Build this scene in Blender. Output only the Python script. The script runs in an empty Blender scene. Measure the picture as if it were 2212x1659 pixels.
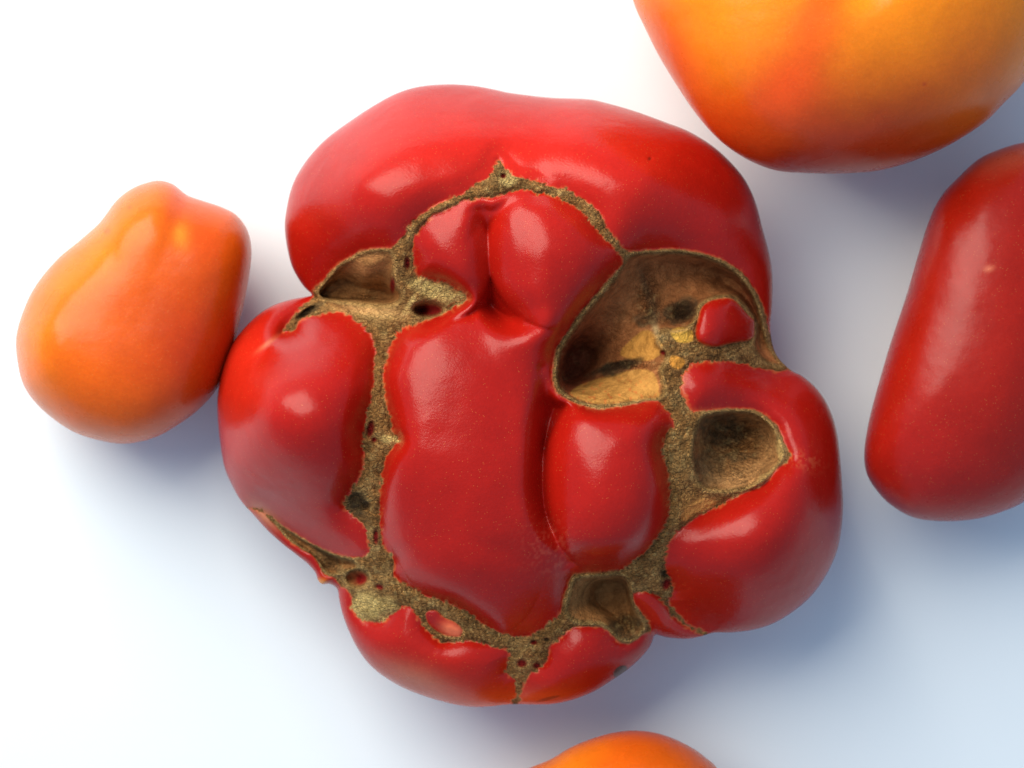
import bpy, math
import numpy as np

C = bpy.context.scene.collection
S = 1e-4                       # one traced unit is a tenth of a millimetre
IW, IH = 2212.0, 1659.0
DIST = 6000.0                  # camera height above the table in units (60 cm)

# ---------------------------------------------------------------- camera
cam_d = bpy.data.cameras.new('camera')
cam = bpy.data.objects.new('camera', cam_d)
C.objects.link(cam)
cam.location = (0, 0, DIST * S)
cam_d.sensor_width = 36.0
cam_d.lens = 36.0 * DIST / IW
cam_d.clip_start = 0.01
cam_d.clip_end = 20
cam_d.dof.use_dof = True
cam_d.dof.focus_distance = (DIST - 560) * S
cam_d.dof.aperture_fstop = 20
bpy.context.scene.camera = cam

# ---------------------------------------------------------------- light
world = bpy.data.worlds.new('World')
bpy.context.scene.world = world
world.use_nodes = True
bg = world.node_tree.nodes['Background']
bg.inputs[0].default_value = (0.50, 0.70, 1.0, 1)
bg.inputs[1].default_value = 0.60

def area_light(name, loc, target, sx, sy, power, col):
    d = bpy.data.lights.new(name, 'AREA')
    d.shape = 'RECTANGLE'; d.size = sx; d.size_y = sy
    d.energy = power; d.color = col
    o = bpy.data.objects.new(name, d)
    C.objects.link(o)
    o.location = loc
    v = [target[i] - loc[i] for i in range(3)]
    from mathutils import Vector
    o.rotation_euler = Vector(v).to_track_quat('-Z', 'Y').to_euler()
    return o
area_light('window_light', (-0.29, 0.35, 0.46), (-0.02, 0.0, 0.02), 0.50, 0.66, 7.5, (1.0, 0.91, 0.79))

sc = bpy.context.scene
sc.view_settings.view_transform = 'Standard'
sc.view_settings.look = 'None'
sc.view_settings.exposure = 0.0
sc.view_settings.gamma = 1.0
sc.render.resolution_x = 1024
sc.render.resolution_y = 768

# ---------------------------------------------------------------- numeric helpers
rng = np.random.default_rng(7)

def at(u, v, z):
    """traced picture point at height z above the table -> metres"""
    k = (DIST - z) / DIST
    return (u - IW / 2) * k * S, (IH / 2 - v) * k * S, z * S

def smooth_closed(P, step=6.0):
    P = np.asarray(P, float)
    n = len(P); out = []
    for i in range(n):
        p0, p1, p2, p3 = P[i - 1], P[i], P[(i + 1) % n], P[(i + 2) % n]
        m = max(1, int(np.hypot(*(p2 - p1)) / step))
        # centripetal-like softened Catmull-Rom
        for k in range(m):
            t = k / m
            a = 2 * p1; b = p2 - p0; c = 2 * p0 - 5 * p1 + 4 * p2 - p3; d = -p0 + 3 * p1 - 3 * p2 + p3
            out.append(0.5 * (a + b * t + c * t * t + d * t ** 3))
    return np.array(out)

def smooth_open(P, step=7.0):
    P = np.asarray(P, float); E = np.vstack([2 * P[0] - P[1], P, 2 * P[-1] - P[-2]]); out = []
    for i in range(1, len(E) - 2):
        p0, p1, p2, p3 = E[i - 1], E[i], E[i + 1], E[i + 2]
        m = max(1, int(np.hypot(*(p2 - p1)[:2]) / step))
        for k in range(m):
            t = k / m
            out.append(0.5 * (2 * p1 + (p2 - p0) * t + (2 * p0 - 5 * p1 + 4 * p2 - p3) * t * t + (3 * p1 - p0 - 3 * p2 + p3) * t ** 3))
    out.append(P[-1])
    return np.array(out)

def inside(X, Y, P):
    r = np.zeros(X.shape, bool)
    x0, y0 = P[-1]
    for x1, y1 in P:
        if y0 != y1:
            m = ((Y < y0) != (Y < y1))
            r ^= m & (X < (x0 - x1) * (Y - y1) / (y0 - y1) + x1)
        x0, y0 = x1, y1
    return r

def seg_dist(X, Y, a, b):
    ax, ay = a; bx, by = b
    dx, dy = bx - ax, by - ay
    L = dx * dx + dy * dy + 1e-9
    t = np.clip(((X - ax) * dx + (Y - ay) * dy) / L, 0, 1)
    return np.hypot(X - ax - t * dx, Y - ay - t * dy), t

GX0, GY0, GS = 420.0, 130.0, 3.0
GNX, GNY = 484, 484
gx = GX0 + GS * np.arange(GNX)
gy = GY0 + GS * np.arange(GNY)
GX, GY = np.meshgrid(gx, gy)

def poly_dist(P, reach=400.0):
    """unsigned distance to the closed polyline, exact within reach"""
    D = np.full(GX.shape, reach)
    n = len(P)
    for i in range(n):
        a, b = P[i], P[(i + 1) % n]
        r = reach if reach < 60 else 60.0
        i0 = max(0, int((min(a[0], b[0]) - r - GX0) / GS)); i1 = min(GNX, int((max(a[0], b[0]) + r - GX0) / GS) + 2)
        j0 = max(0, int((min(a[1], b[1]) - r - GY0) / GS)); j1 = min(GNY, int((max(a[1], b[1]) + r - GY0) / GS) + 2)
        if i1 <= i0 or j1 <= j0: continue
        d, _ = seg_dist(GX[j0:j1, i0:i1], GY[j0:j1, i0:i1], a, b)
        D[j0:j1, i0:i1] = np.minimum(D[j0:j1, i0:i1], d)
    return np.minimum(D, 60.0)

def blur(a, n=1):
    for _ in range(n):
        p = np.pad(a, 1, mode='edge')
        a = (p[1:-1, 1:-1] * 4 + 2 * (p[:-2, 1:-1] + p[2:, 1:-1] + p[1:-1, :-2] + p[1:-1, 2:])
             + p[:-2, :-2] + p[:-2, 2:] + p[2:, :-2] + p[2:, 2:]) / 16
    return a

def poisson(mask):
    """u with lap u = -1 inside mask, 0 outside; coarse to fine"""
    levels = [mask]
    while min(levels[-1].shape) > 60:
        m = levels[-1]
        h, w = m.shape
        m = m[:h // 2 * 2, :w // 2 * 2]
        levels.append((m[::2, ::2].astype(int) + m[1::2, ::2] + m[::2, 1::2] + m[1::2, 1::2]) >= 2)
    u = np.zeros(levels[-1].shape)
    for li in range(len(levels) - 1, -1, -1):
        m = levels[li]; h2 = (GS * 2 ** li) ** 2
        if u.shape != m.shape:
            v = np.repeat(np.repeat(u, 2, 0), 2, 1)
            u = np.zeros(m.shape)
            hh, ww = min(v.shape[0], m.shape[0]), min(v.shape[1], m.shape[1])
            u[:hh, :ww] = v[:hh, :ww]
        f = m.astype(float)
        u *= f
        for _ in range(500 if li == len(levels) - 1 else (120 if li else 90)):
            p = np.pad(u, 1)
            u = f * (p[:-2, 1:-1] + p[2:, 1:-1] + p[1:-1, :-2] + p[1:-1, 2:] + h2) / 4
    return u

def bil(A, x, y):
    fx = np.clip((x - GX0) / GS, 0, GNX - 1.001); fy = np.clip((y - GY0) / GS, 0, GNY - 1.001)
    i = fx.astype(int); j = fy.astype(int); fx = fx - i; fy = fy - j
    return (A[j, i] * (1 - fx) * (1 - fy) + A[j, i + 1] * fx * (1 - fy) + A[j + 1, i] * (1 - fx) * fy + A[j + 1, i + 1] * fx * fy)

def vnoise(x, y, cell, seed):
    """smooth value noise in -1..1"""
    r = np.random.default_rng(seed).uniform(-1, 1, (256, 256))
    fx = x / cell; fy = y / cell
    i = np.floor(fx).astype(int); j = np.floor(fy).astype(int)
    fx = fx - i; fy = fy - j
    fx = fx * fx * (3 - 2 * fx); fy = fy * fy * (3 - 2 * fy)
    g = lambda a, b: r[b % 256, a % 256]
    return (g(i, j) * (1 - fx) * (1 - fy) + g(i + 1, j) * fx * (1 - fy) + g(i, j + 1) * (1 - fx) * fy + g(i + 1, j + 1) * fx * fy)

def rbf(points, lam=20.0):
    P = np.array([p[:2] for p in points], float) / 100.0
    v = np.array([p[2] for p in points], float)
    n = len(P)
    def phi(r2): return 0.5 * r2 * np.log(r2 + 1e-12)
    d2 = ((P[:, None] - P[None]) ** 2).sum(-1)
    A = np.zeros((n + 3, n + 3))
    A[:n, :n] = phi(d2) + np.eye(n) * lam * 1e-3
    A[:n, n] = 1; A[:n, n + 1:] = P
    A[n:, :n] = A[:n, n:].T
    w = np.linalg.solve(A, np.concatenate([v, [0, 0, 0]]))
    def f(X, Y):
        X = X / 100.0; Y = Y / 100.0
        r = w[n] + w[n + 1] * X + w[n + 2] * Y
        for k in range(n):
            r = r + w[k] * phi((X - P[k, 0]) ** 2 + (Y - P[k, 1]) ** 2)
        return r
    return f

def sstep(a, b, x):
    t = np.clip((x - a) / (b - a), 0, 1)
    return t * t * (3 - 2 * t)

def gauss(x, y, cx, cy, rx, ry, deg=0):
    c, s = math.cos(math.radians(deg)), math.sin(math.radians(deg))
    dx, dy = x - cx, y - cy
    a = (dx * c + dy * s) / rx; b = (-dx * s + dy * c) / ry
    return np.exp(-(a * a + b * b))

def cube_sphere(N):
    """welded quad sphere: directions and quads"""
    t = np.tan(np.linspace(-math.pi / 4, math.pi / 4, N + 1))
    A, B = np.meshgrid(t, t)
    one = np.ones_like(A)
    faces = [(A, B, one), (B, A, -one), (one, A, B), (-one, B, A), (B, one, A), (A, -one, B)]
    V, Q = [], []
    base = 0
    idx = np.arange((N + 1) ** 2).reshape(N + 1, N + 1)
    for f in faces:
        v = np.stack([c.ravel() for c in f], 1)
        V.append(v)
        q = np.stack([idx[:-1, :-1], idx[:-1, 1:], idx[1:, 1:], idx[1:, :-1]], -1).reshape(-1, 4) + base
        # check winding
        a, b, c_ = v[q[0, 0] - base], v[q[0, 1] - base], v[q[0, 2] - base]
        if np.dot(np.cross(b - a, c_ - a), a) < 0: q = q[:, ::-1]
        Q.append(q)
        base += (N + 1) ** 2
    V = np.concatenate(V); Q = np.concatenate(Q)
    V /= np.linalg.norm(V, axis=1, keepdims=True)
    key = np.round(V * 1e5).astype(np.int64)
    key = (key[:, 0] + 200000) * 400009 * 400009 + (key[:, 1] + 200000) * 400009 + key[:, 2] + 200000
    _, first, inv = np.unique(key, return_index=True, return_inverse=True)
    return V[first], inv[Q]

def vertex_normals(P, Q):
    n = np.cross(P[Q[:, 2]] - P[Q[:, 0]], P[Q[:, 3]] - P[Q[:, 1]])
    N = np.zeros_like(P)
    for k in range(4):
        for c in range(3):
            N[:, c] += np.bincount(Q[:, k], weights=n[:, c], minlength=len(P))
    return N / (np.linalg.norm(N, axis=1, keepdims=True) + 1e-20)

def build_mesh(name, P, Q, mat, parent=None, attrs=None, color=None, normals=None):
    me = bpy.data.meshes.new(name)
    me.vertices.add(len(P)); me.vertices.foreach_set('co', P.astype(np.float32).ravel())
    me.loops.add(Q.size); me.loops.foreach_set('vertex_index', Q.astype(np.int32).ravel())
    me.polygons.add(len(Q)); me.polygons.foreach_set('loop_start', (np.arange(len(Q)) * Q.shape[1]).astype(np.int32))
    me.update(calc_edges=True)
    me.polygons.foreach_set('use_smooth', np.ones(len(Q), bool))
    if color is not None:
        ca = me.color_attributes.new('pigment', 'FLOAT_COLOR', 'POINT')
        ca.data.foreach_set('color', np.concatenate([color, np.ones((len(P), 1))], 1).astype(np.float32).ravel())
    for k, v in (attrs or {}).items():
        a = me.attributes.new(k, 'FLOAT', 'POINT'); a.data.foreach_set('value', v.astype(np.float32))
    if normals is not None:
        me.normals_split_custom_set_from_vertices(normals.astype(np.float32))
    me.materials.append(mat)
    o = bpy.data.objects.new(name, me)
    C.objects.link(o)
    if parent is not None: o.parent = parent
    return o

def polar_radius(outline, c):
    d = outline - np.array(c)
    th = np.arctan2(d[:, 1], d[:, 0]); r = np.hypot(d[:, 0], d[:, 1])
    o = np.argsort(th); th = th[o]; r = r[o]
    th = np.concatenate([th[-40:] - 2 * math.pi, th, th[:40] + 2 * math.pi]); r = np.concatenate([r[-40:], r, r[:40]])
    return lambda a: np.interp(a, th, r)

# ---------------------------------------------------------------- materials
def new_mat(name):
    m = bpy.data.materials.new(name); m.use_nodes = True
    nt = m.node_tree
    return m, nt, nt.nodes['Principled BSDF']

def node(nt, typ, **kw):
    n = nt.nodes.new(typ)
    for k, v in kw.items(): setattr(n, k, v)
    return n

def math_node(nt, op, a, b=None, clamp=False):
    n = node(nt, 'ShaderNodeMath', operation=op); n.use_clamp = clamp
    for i, v in enumerate((a, b)):
        if v is None: continue
        if isinstance(v, (int, float)): n.inputs[i].default_value = v
        else: nt.links.new(v, n.inputs[i])
    return n.outputs[0]

def noise(nt, vec, scale, detail=3, rough=0.55, dist=0.0):
    n = node(nt, 'ShaderNodeTexNoise')
    n.inputs['Scale'].default_value = scale; n.inputs['Detail'].default_value = detail
    n.inputs['Roughness'].default_value = rough; n.inputs['Distortion'].default_value = dist
    nt.links.new(vec, n.inputs['Vector'])
    return n.outputs['Fac']

def ramp(nt, fac, stops):
    r = node(nt, 'ShaderNodeValToRGB')
    while len(r.color_ramp.elements) < len(stops): r.color_ramp.elements.new(0.5)
    for e, (p, c) in zip(r.color_ramp.elements, stops):
        e.position = p; e.color = (*c, 1) if len(c) == 3 else c
    nt.links.new(fac, r.inputs[0])
    return r.outputs[0]

def mixc(nt, fac, a, b, mode='MIX'):
    n = node(nt, 'ShaderNodeMix', data_type='RGBA', blend_type=mode)
    for s, v in ((n.inputs['Factor'], fac), (n.inputs['A'], a), (n.inputs['B'], b)):
        if isinstance(v, (int, float)): s.default_value = v
        elif isinstance(v, tuple): s.default_value = (*v, 1)
        else: nt.links.new(v, s)
    return n.outputs['Result']

def skin_material(name, sss=0.0, rough=0.27, cork=False, speck=0.32, speck_col=(0.75, 0.25, 0.06)):
    m, nt, b = new_mat(name)
    L = nt.links.new
    tc = node(nt, 'ShaderNodeTexCoord').outputs['Object']
    pig = node(nt, 'ShaderNodeVertexColor'); pig.layer_name = 'pigment'
    col = pig.outputs['Color']
    # blotchy ripening
    big = noise(nt, tc, 90, 4, 0.6)
    k = ramp(nt, big, [(0.3, (0.91, 0.90, 0.90)), (0.7, (1.07, 1.08, 1.08))])
    skin = mixc(nt, 1.0, col, k, 'MULTIPLY')
    fine = noise(nt, tc, 1500, 3, 0.6)
    k2 = ramp(nt, fine, [(0.35, (0.95, 0.94, 0.94)), (0.65, (1.04, 1.05, 1.05))])
    skin = mixc(nt, 1.0, skin, k2, 'MULTIPLY')
    # tiny pale lenticels
    vo = node(nt, 'ShaderNodeTexVoronoi'); vo.inputs['Scale'].default_value = 1500
    L(tc, vo.inputs['Vector'])
    dots = math_node(nt, 'LESS_THAN', vo.outputs['Distance'], 0.13)
    sel = math_node(nt, 'GREATER_THAN', noise(nt, tc, 420, 2), 0.48)
    dots = math_node(nt, 'MULTIPLY', math_node(nt, 'MULTIPLY', dots, sel), speck)
    skin = mixc(nt, dots, skin, speck_col)
    bump_h = math_node(nt, 'ADD', math_node(nt, 'MULTIPLY', noise(nt, tc, 2100, 2), 0.00004 if cork else 0.00002),
                       math_node(nt, 'MULTIPLY', noise(nt, tc, 140, 2), 0.00022))
    rgh = math_node(nt, 'ADD', math_node(nt, 'MULTIPLY', noise(nt, tc, 160, 3), 0.14), rough - 0.07)
    if cork:
        at_ = node(nt, 'ShaderNodeAttribute'); at_.attribute_name = 'cork'
        ck = at_.outputs['Fac']
        mp = node(nt, 'ShaderNodeMapping'); mp.inputs['Scale'].default_value = (1, 2.6, 1); mp.inputs['Rotation'].default_value = (0, 0, 0.5)
        L(tc, mp.inputs['Vector'])
        f1 = noise(nt, mp.outputs[0], 700, 5, 0.65, 1.4)
        f1 = math_node(nt, 'MULTIPLY', math_node(nt, 'ABSOLUTE', math_node(nt, 'SUBTRACT', f1, 0.5)), 4.0)
        f2 = noise(nt, tc, 330, 5, 0.65, 0.6)
        v2 = node(nt, 'ShaderNodeTexVoronoi'); v2.feature = 'DISTANCE_TO_EDGE'; v2.inputs['Scale'].default_value = 900
        wv = node(nt, 'ShaderNodeVectorMath', operation='ADD')
        L(tc, wv.inputs[0])
        nz = node(nt, 'ShaderNodeTexNoise'); nz.inputs['Scale'].default_value = 500
        L(tc, nz.inputs['Vector'])
        sc_ = node(nt, 'ShaderNodeVectorMath', operation='SCALE'); sc_.inputs['Scale'].default_value = 0.0016
        L(nz.outputs['Color'], sc_.inputs[0]); L(sc_.outputs[0], wv.inputs[1]); L(wv.outputs[0], v2.inputs['Vector'])
        crack = math_node(nt, 'MULTIPLY', v2.outputs['Distance'], 5.0, True)
        at2 = node(nt, 'ShaderNodeAttribute'); at2.attribute_name = 'grain'
        gr = at2.outputs['Fac']
        # coarse cork: light flakes, dark cracks
        c1 = ramp(nt, f1, [(0.0, (1.7, 1.6, 1.45)), (0.10, (1.2, 1.17, 1.1)), (0.3, (0.85, 0.83, 0.8)), (0.8, (0.5, 0.46, 0.42))])
        c1 = mixc(nt, gr, (1.0, 1.0, 1.0), c1)
        ccol = mixc(nt, 1.0, col, c1, 'MULTIPLY')
        c2 = ramp(nt, f2, [(0.36, (0.75, 0.70, 0.62)), (0.6, (1.4, 1.36, 1.28))])
        ccol = mixc(nt, 1.0, ccol, c2, 'MULTIPLY')
        c3 = ramp(nt, crack, [(0.0, (0.6, 0.55, 0.5)), (0.5, (1, 1, 1))])
        c3 = mixc(nt, gr, (1.0, 1.0, 1.0), c3)
        ccol = mixc(nt, 0.7, ccol, mixc(nt, 1.0, ccol, c3, 'MULTIPLY'))
        skin = mixc(nt, ck, skin, ccol)
        ch = math_node(nt, 'ADD', math_node(nt, 'MULTIPLY', f1, -0.0004), math_node(nt, 'MULTIPLY', crack, 0.00035))
        ch = math_node(nt, 'MULTIPLY', ch, math_node(nt, 'ADD', math_node(nt, 'MULTIPLY', gr, 0.8), 0.2))
        mixh = node(nt, 'ShaderNodeMix', data_type='FLOAT')
        L(ck, mixh.inputs[0]); L(bump_h, mixh.inputs[2]); L(ch, mixh.inputs[3])
        bump_h = mixh.outputs[0]
        mixr = node(nt, 'ShaderNodeMix', data_type='FLOAT')
        L(ck, mixr.inputs[0]); L(rgh, mixr.inputs[2]); mixr.inputs[3].default_value = 0.72
        rgh = mixr.outputs[0]
        sp = math_node(nt, 'SUBTRACT', 0.25, math_node(nt, 'MULTIPLY', ck, 0.15))
        L(sp, b.inputs['Specular IOR Level'])
    L(skin, b.inputs['Base Color'])
    L(rgh, b.inputs['Roughness'])
    bp = node(nt, 'ShaderNodeBump'); bp.inputs['Distance'].default_value = 1.0; bp.inputs['Strength'].default_value = 1.0
    L(bump_h, bp.inputs['Height']); L(bp.outputs[0], b.inputs['Normal'])
    if not cork: b.inputs['Specular IOR Level'].default_value = 0.25
    if sss > 0:
        b.inputs['Subsurface Weight'].default_value = sss
        b.inputs['Subsurface Radius'].default_value = (1.0, 0.35, 0.12)
        b.inputs['Subsurface Scale'].default_value = 0.006
    return m

MAT_MAIN = skin_material('red skin and brown cork', cork=True, rough=0.25)
MAT_TOM = skin_material('smooth tomato skin', sss=0.15, rough=0.28, speck=0.22, speck_col=(0.85, 0.42, 0.12))

# ---------------------------------------------------------------- setting: the white table top
def tabletop():
    m, nt, b = new_mat('white matt board')
    tc = node(nt, 'ShaderNodeTexCoord').outputs['Object']
    n1 = noise(nt, tc, 14, 3)
    n2 = noise(nt, tc, 1600, 2)
    c = ramp(nt, n1, [(0.3, (0.765, 0.85, 0.88)), (0.7, (0.785, 0.865, 0.89))])
    nt.links.new(c, b.inputs['Base Color'])
    b.inputs['Roughness'].default_value = 0.55
    b.inputs['Specular IOR Level'].default_value = 0.3
    bp = node(nt, 'ShaderNodeBump'); bp.inputs['Distance'].default_value = 0.00003; bp.inputs['Strength'].default_value = 0.6
    nt.links.new(n2, bp.inputs['Height']); nt.links.new(bp.outputs[0], b.inputs['Normal'])
    h, t = 0.6, 0.012
    P = np.array([(-h, -h, -t), (h, -h, -t), (h, h, -t), (-h, h, -t), (-h, -h, 0), (h, -h, 0), (h, h, 0), (-h, h, 0)], float)
    Q = np.array([(3, 2, 1, 0), (4, 5, 6, 7), (0, 1, 5, 4), (1, 2, 6, 5), (2, 3, 7, 6), (3, 0, 4, 7)])
    o = build_mesh('tabletop', P, Q, m)
    o.data.polygons.foreach_set('use_smooth', np.zeros(6, bool))
    o['kind'] = 'structure'
tabletop()

# ---------------------------------------------------------------- smooth tomatoes
def plain_tomato(name, label, outline, centre, zmid, ztop, feats, blots, base, k=2.2, N=110, kb=2.0, tilt=(0, 0), ridge=None):
    O = smooth_closed(outline, 8)
    R = polar_radius(O, centre)
    D, Q = cube_sphere(N)
    rho = np.hypot(D[:, 0], D[:, 1]); th = np.arctan2(D[:, 1], D[:, 0])
    r = R(th) * rho
    u = centre[0] + np.cos(th) * r; v = centre[1] + np.sin(th) * r
    F = np.clip(1 - rho ** k, 0, 1) ** 0.5
    L = np.full(len(D), float(ztop - zmid))
    L += tilt[0] * (u - centre[0]) + tilt[1] * (v - centre[1])
    for (fx, fy, rx, ry, dg, h) in feats:
        L += h * gauss(u, v, fx, fy, rx, ry, dg)
    if ridge:
        line, slope, soft, sx, sy = ridge
        line = smooth_open(line, 12)
        best = np.full(len(u), 1e9); sgn = np.zeros(len(u)); amp = np.zeros(len(u))
        for a, b in zip(line[:-1], line[1:]):
            d, t = seg_dist(u, v, a[:2], b[:2])
            nx, ny = -(b[1] - a[1]), b[0] - a[0]
            if nx * sx + ny * sy < 0: nx, ny = -nx, -ny
            q = ((u - a[0]) * nx + (v - a[1]) * ny) / math.hypot(nx, ny)
            m = d < best
            best = np.where(m, d, best); sgn = np.where(m, np.sign(q) * d, sgn); amp = np.where(m, a[2] * (1 - t) + b[2] * t, amp)
        L -= slope * amp * soft * np.logaddexp(0, sgn / soft)
    z = np.where(D[:, 2] >= 0, zmid + F * L, zmid - zmid * np.clip(1 - rho ** kb, 0, 1) ** 0.5)
    col = np.tile(np.array(base, float), (len(D), 1))
    wob = 9 * vnoise(u, v, 50, 3); wob2 = 9 * vnoise(u, v, 50, 4)
    for (fx, fy, rx, ry, dg, c, a) in blots:
        w = (a * np.clip(gauss(u + wob, v + wob2, fx, fy, rx, ry, dg), 0, 1))[:, None]
        col = col * (1 - w) + np.array(c) * w
    Q = Q[:, ::-1]                      # v runs downwards in the trace, so flip the winding
    x, y, zz = at(u, v, z)
    cx, cy, _ = at(centre[0], centre[1], zmid)
    P = np.stack([x - cx, y - cy, zz], 1)
    n = np.cross(P[Q[:, 2]] - P[Q[:, 0]], P[Q[:, 3]] - P[Q[:, 1]])
    if (n * (P[Q[:, 0]] - [0, 0, zmid * S])).sum() < 0: Q = Q[:, ::-1]
    o = build_mesh(name, P, Q, MAT_TOM, color=col)
    o.location = (cx, cy, 0)
    o['label'] = label; o['category'] = 'tomato'
    return o

ORANGE = (0.72, 0.115, 0.003)
plain_tomato('orange_tomato', 'small orange plum tomato lying left of the knobbly red one', [
    (35, 757), (38, 711), (58, 653), (84, 607), (127, 557), (173, 519), (215, 481), (250, 435), (284, 408), (319, 394), (346, 390),
    (372, 397), (392, 412), (407, 423), (442, 435), (480, 448), (511, 465), (534, 496), (543, 534), (541, 577), (530, 642), (515, 707),
    (500, 765), (475, 830), (434, 880), (384, 918), (334, 945), (276, 958), (223, 953), (161, 934), (108, 899), (69, 861), (46, 819)],
    (290, 690), 215, 400,
    [(330, 470, 60, 80, 0, 12), (80, 760, 60, 90, 20, 26), (200, 800, 100, 110, 0, 10)],
    [(190, 560, 190, 70, -40, (0.82, 0.19, 0.006), 0.9), (330, 450, 110, 80, 0, (0.80, 0.17, 0.006), 0.7), (420, 480, 120, 60, 60, (0.72, 0.075, 0.006), 0.75),  # yellower upper left: skin colour with some of the light painted in
     (60, 780, 70, 160, 0, (0.80, 0.18, 0.005), 0.7), (430, 760, 170, 200, 0, (0.46, 0.035, 0.003), 1.0), (395, 505, 20, 26, 20, (0.82, 0.36, 0.03), 0.5),  # dark lower right: redder skin, with part of its shade painted in
     (235, 505, 7, 6, 0, (0.45, 0.09, 0.01), 0.7), (284, 442, 4, 4, 0, (0.4, 0.08, 0.01), 0.7)],
    ORANGE, k=4.2, ridge=([(40, 770, .3), (80, 708, 1), (140, 645, 1), (205, 590, .9), (228, 545, .5), (250, 470, 0)], 0.5, 10.0, -1, -0.8))

plain_tomato('yellow_tomato', 'large yellow and orange tomato with red streaks, cut off at the top edge', [
    (1367, 0), (1399, 72), (1423, 120), (1459, 180), (1499, 240), (1543, 292), (1587, 328), (1639, 356), (1687, 370), (1747, 374), (1807, 375),
    (1887, 370), (1947, 356), (2007, 334), (2067, 304), (2127, 264), (2167, 224), (2212, 176), (2268, 85), (2300, -20), (2295, -150), (2225, -280),
    (2080, -380), (1880, -430), (1660, -410), (1480, -330), (1385, -210), (1350, -90)],
    (1825, -20), 320, 610,
    [(1850, -60, 60, 60, 0, -60), (1600, 180, 60, 150, -25, 14)],
    [(1720, 370, 450, 200, 0, (0.42, 0.018, 0.006), 1.0), (1960, 330, 260, 160, -30, (0.45, 0.03, 0.006), 0.75), (1765, 40, 48, 120, 20, (0.78, 0.09, 0.008), 0.65), (1690, 215, 85, 140, 32, (0.76, 0.07, 0.008), 0.65),
     (1700, 210, 60, 110, 30, (0.78, 0.075, 0.008), 0.6), (1450, 110, 60, 170, -20, (0.72, 0.07, 0.02), 0.7), (2110, 150, 90, 160, 20, (0.72, 0.13, 0.01), 0.6),
     (1560, 280, 90, 90, 0, (0.8, 0.07, 0.006), 0.7), (1993, 184, 4, 4, 0, (0.4, 0.02, 0.01), 0.8)],
    (0.86, 0.24, 0.005), k=2.4, N=130)

plain_tomato('red_tomato', 'long smooth red tomato cut off by the right edge', [
    (2212, 308), (2155, 324), (2112, 345), (2070, 383), (2032, 425), (2006, 479), (1984, 548), (1958, 638), (1926, 734), (1899, 825), (1878, 905),
    (1867, 974), (1872, 1022), (1894, 1060), (1926, 1092), (1974, 1118), (2038, 1126), (2107, 1121), (2166, 1105), (2212, 1084), (2270, 1040),
    (2320, 970), (2350, 880), (2375, 760), (2390, 640), (2380, 520), (2350, 420), (2300, 345), (2255, 313)],
    (2140, 730), 235, 430,
    [(2160, 840, 110, 200, 16, 20), (2040, 560, 50, 120, 14, -10)],
    [(2190, 330, 120, 34, -14, (0.42, 0.07, 0.035), 0.8), (2134, 582, 9, 6, 0, (0.7, 0.2, 0.1), 0.7), (1990, 1010, 160, 160, 0, (0.42, 0.012, 0.01), 0.4)],
    (0.34, 0.010, 0.003), k=2.8)

plain_tomato('orange_tomato', 'orange tomato whose top shows at the bottom edge', [
    (1143, 1659), (1188, 1641), (1230, 1616), (1272, 1598), (1314, 1585), (1342, 1580), (1370, 1578), (1412, 1582), (1454, 1595), (1496, 1616),
    (1524, 1636), (1549, 1659), (1590, 1720), (1610, 1800), (1600, 1880), (1540, 1960), (1430, 2010), (1300, 2020), (1170, 1990), (1080, 1930),
    (1040, 1850), (1050, 1770), (1080, 1700), (1110, 1675)],
    (1325, 1815), 230, 450, [],
    [(1380, 1570, 120, 40, 0, (0.60, 0.07, 0.008), 0.5), (1220, 1650, 90, 40, -30, (0.82, 0.24, 0.01), 0.6)],
    (0.70, 0.11, 0.005), k=2.3, N=80)

# ---------------------------------------------------------------- the knobbly red tomato
OUT = [(675, 636), (671, 639), (654, 642), (628, 647), (591, 659), (558, 679), (522, 715), (495, 755), (479, 801), (470, 857), (470, 900), (475, 950), (485, 1010), (505, 1056),
       (522, 1084), (548, 1113), (577, 1145), (609, 1174), (641, 1199), (666, 1219), (682, 1238), (686, 1252), (695, 1262), (710, 1261), (722, 1266), (730, 1275),
       (732, 1292), (740, 1327), (756, 1369), (778, 1410), (810, 1447), (858, 1479), (906, 1500), (970, 1519), (1018, 1527), (1062, 1526), (1084, 1523),
       (1117, 1521), (1160, 1522), (1199, 1520), (1242, 1510), (1282, 1494), (1315, 1474), (1355, 1447), (1381, 1424), (1401, 1401), (1410, 1383), (1416, 1371),
       (1441, 1377), (1480, 1380), (1513, 1375), (1540, 1367), (1580, 1366), (1625, 1361), (1670, 1347), (1712, 1322), (1750, 1290), (1780, 1250), (1803, 1205),
       (1815, 1160), (1821, 1100), (1819, 1046), (1813, 971), (1806, 926), (1795, 891), (1779, 859), (1758, 833), (1731, 811), (1710, 801), (1686, 779),
       (1673, 758), (1666, 731), (1664, 699), (1667, 672), (1669, 622), (1668, 589), (1662, 550), (1648, 497), (1632, 437), (1609, 388), (1576, 348),
       (1536, 313), (1486, 283), (1437, 264), (1371, 240), (1304, 221), (1265, 214), (1189, 211), (1104, 201), (1071, 194), (1021, 185), (965, 182),
       (906, 187), (856, 202), (806, 229), (760, 259), (707, 298), (671, 335), (644, 374), (628, 411), (618, 457), (615, 490), (620, 533), (631, 576), (651, 612), (666, 629)]
CEN = (1150.0, 880.0)
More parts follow.
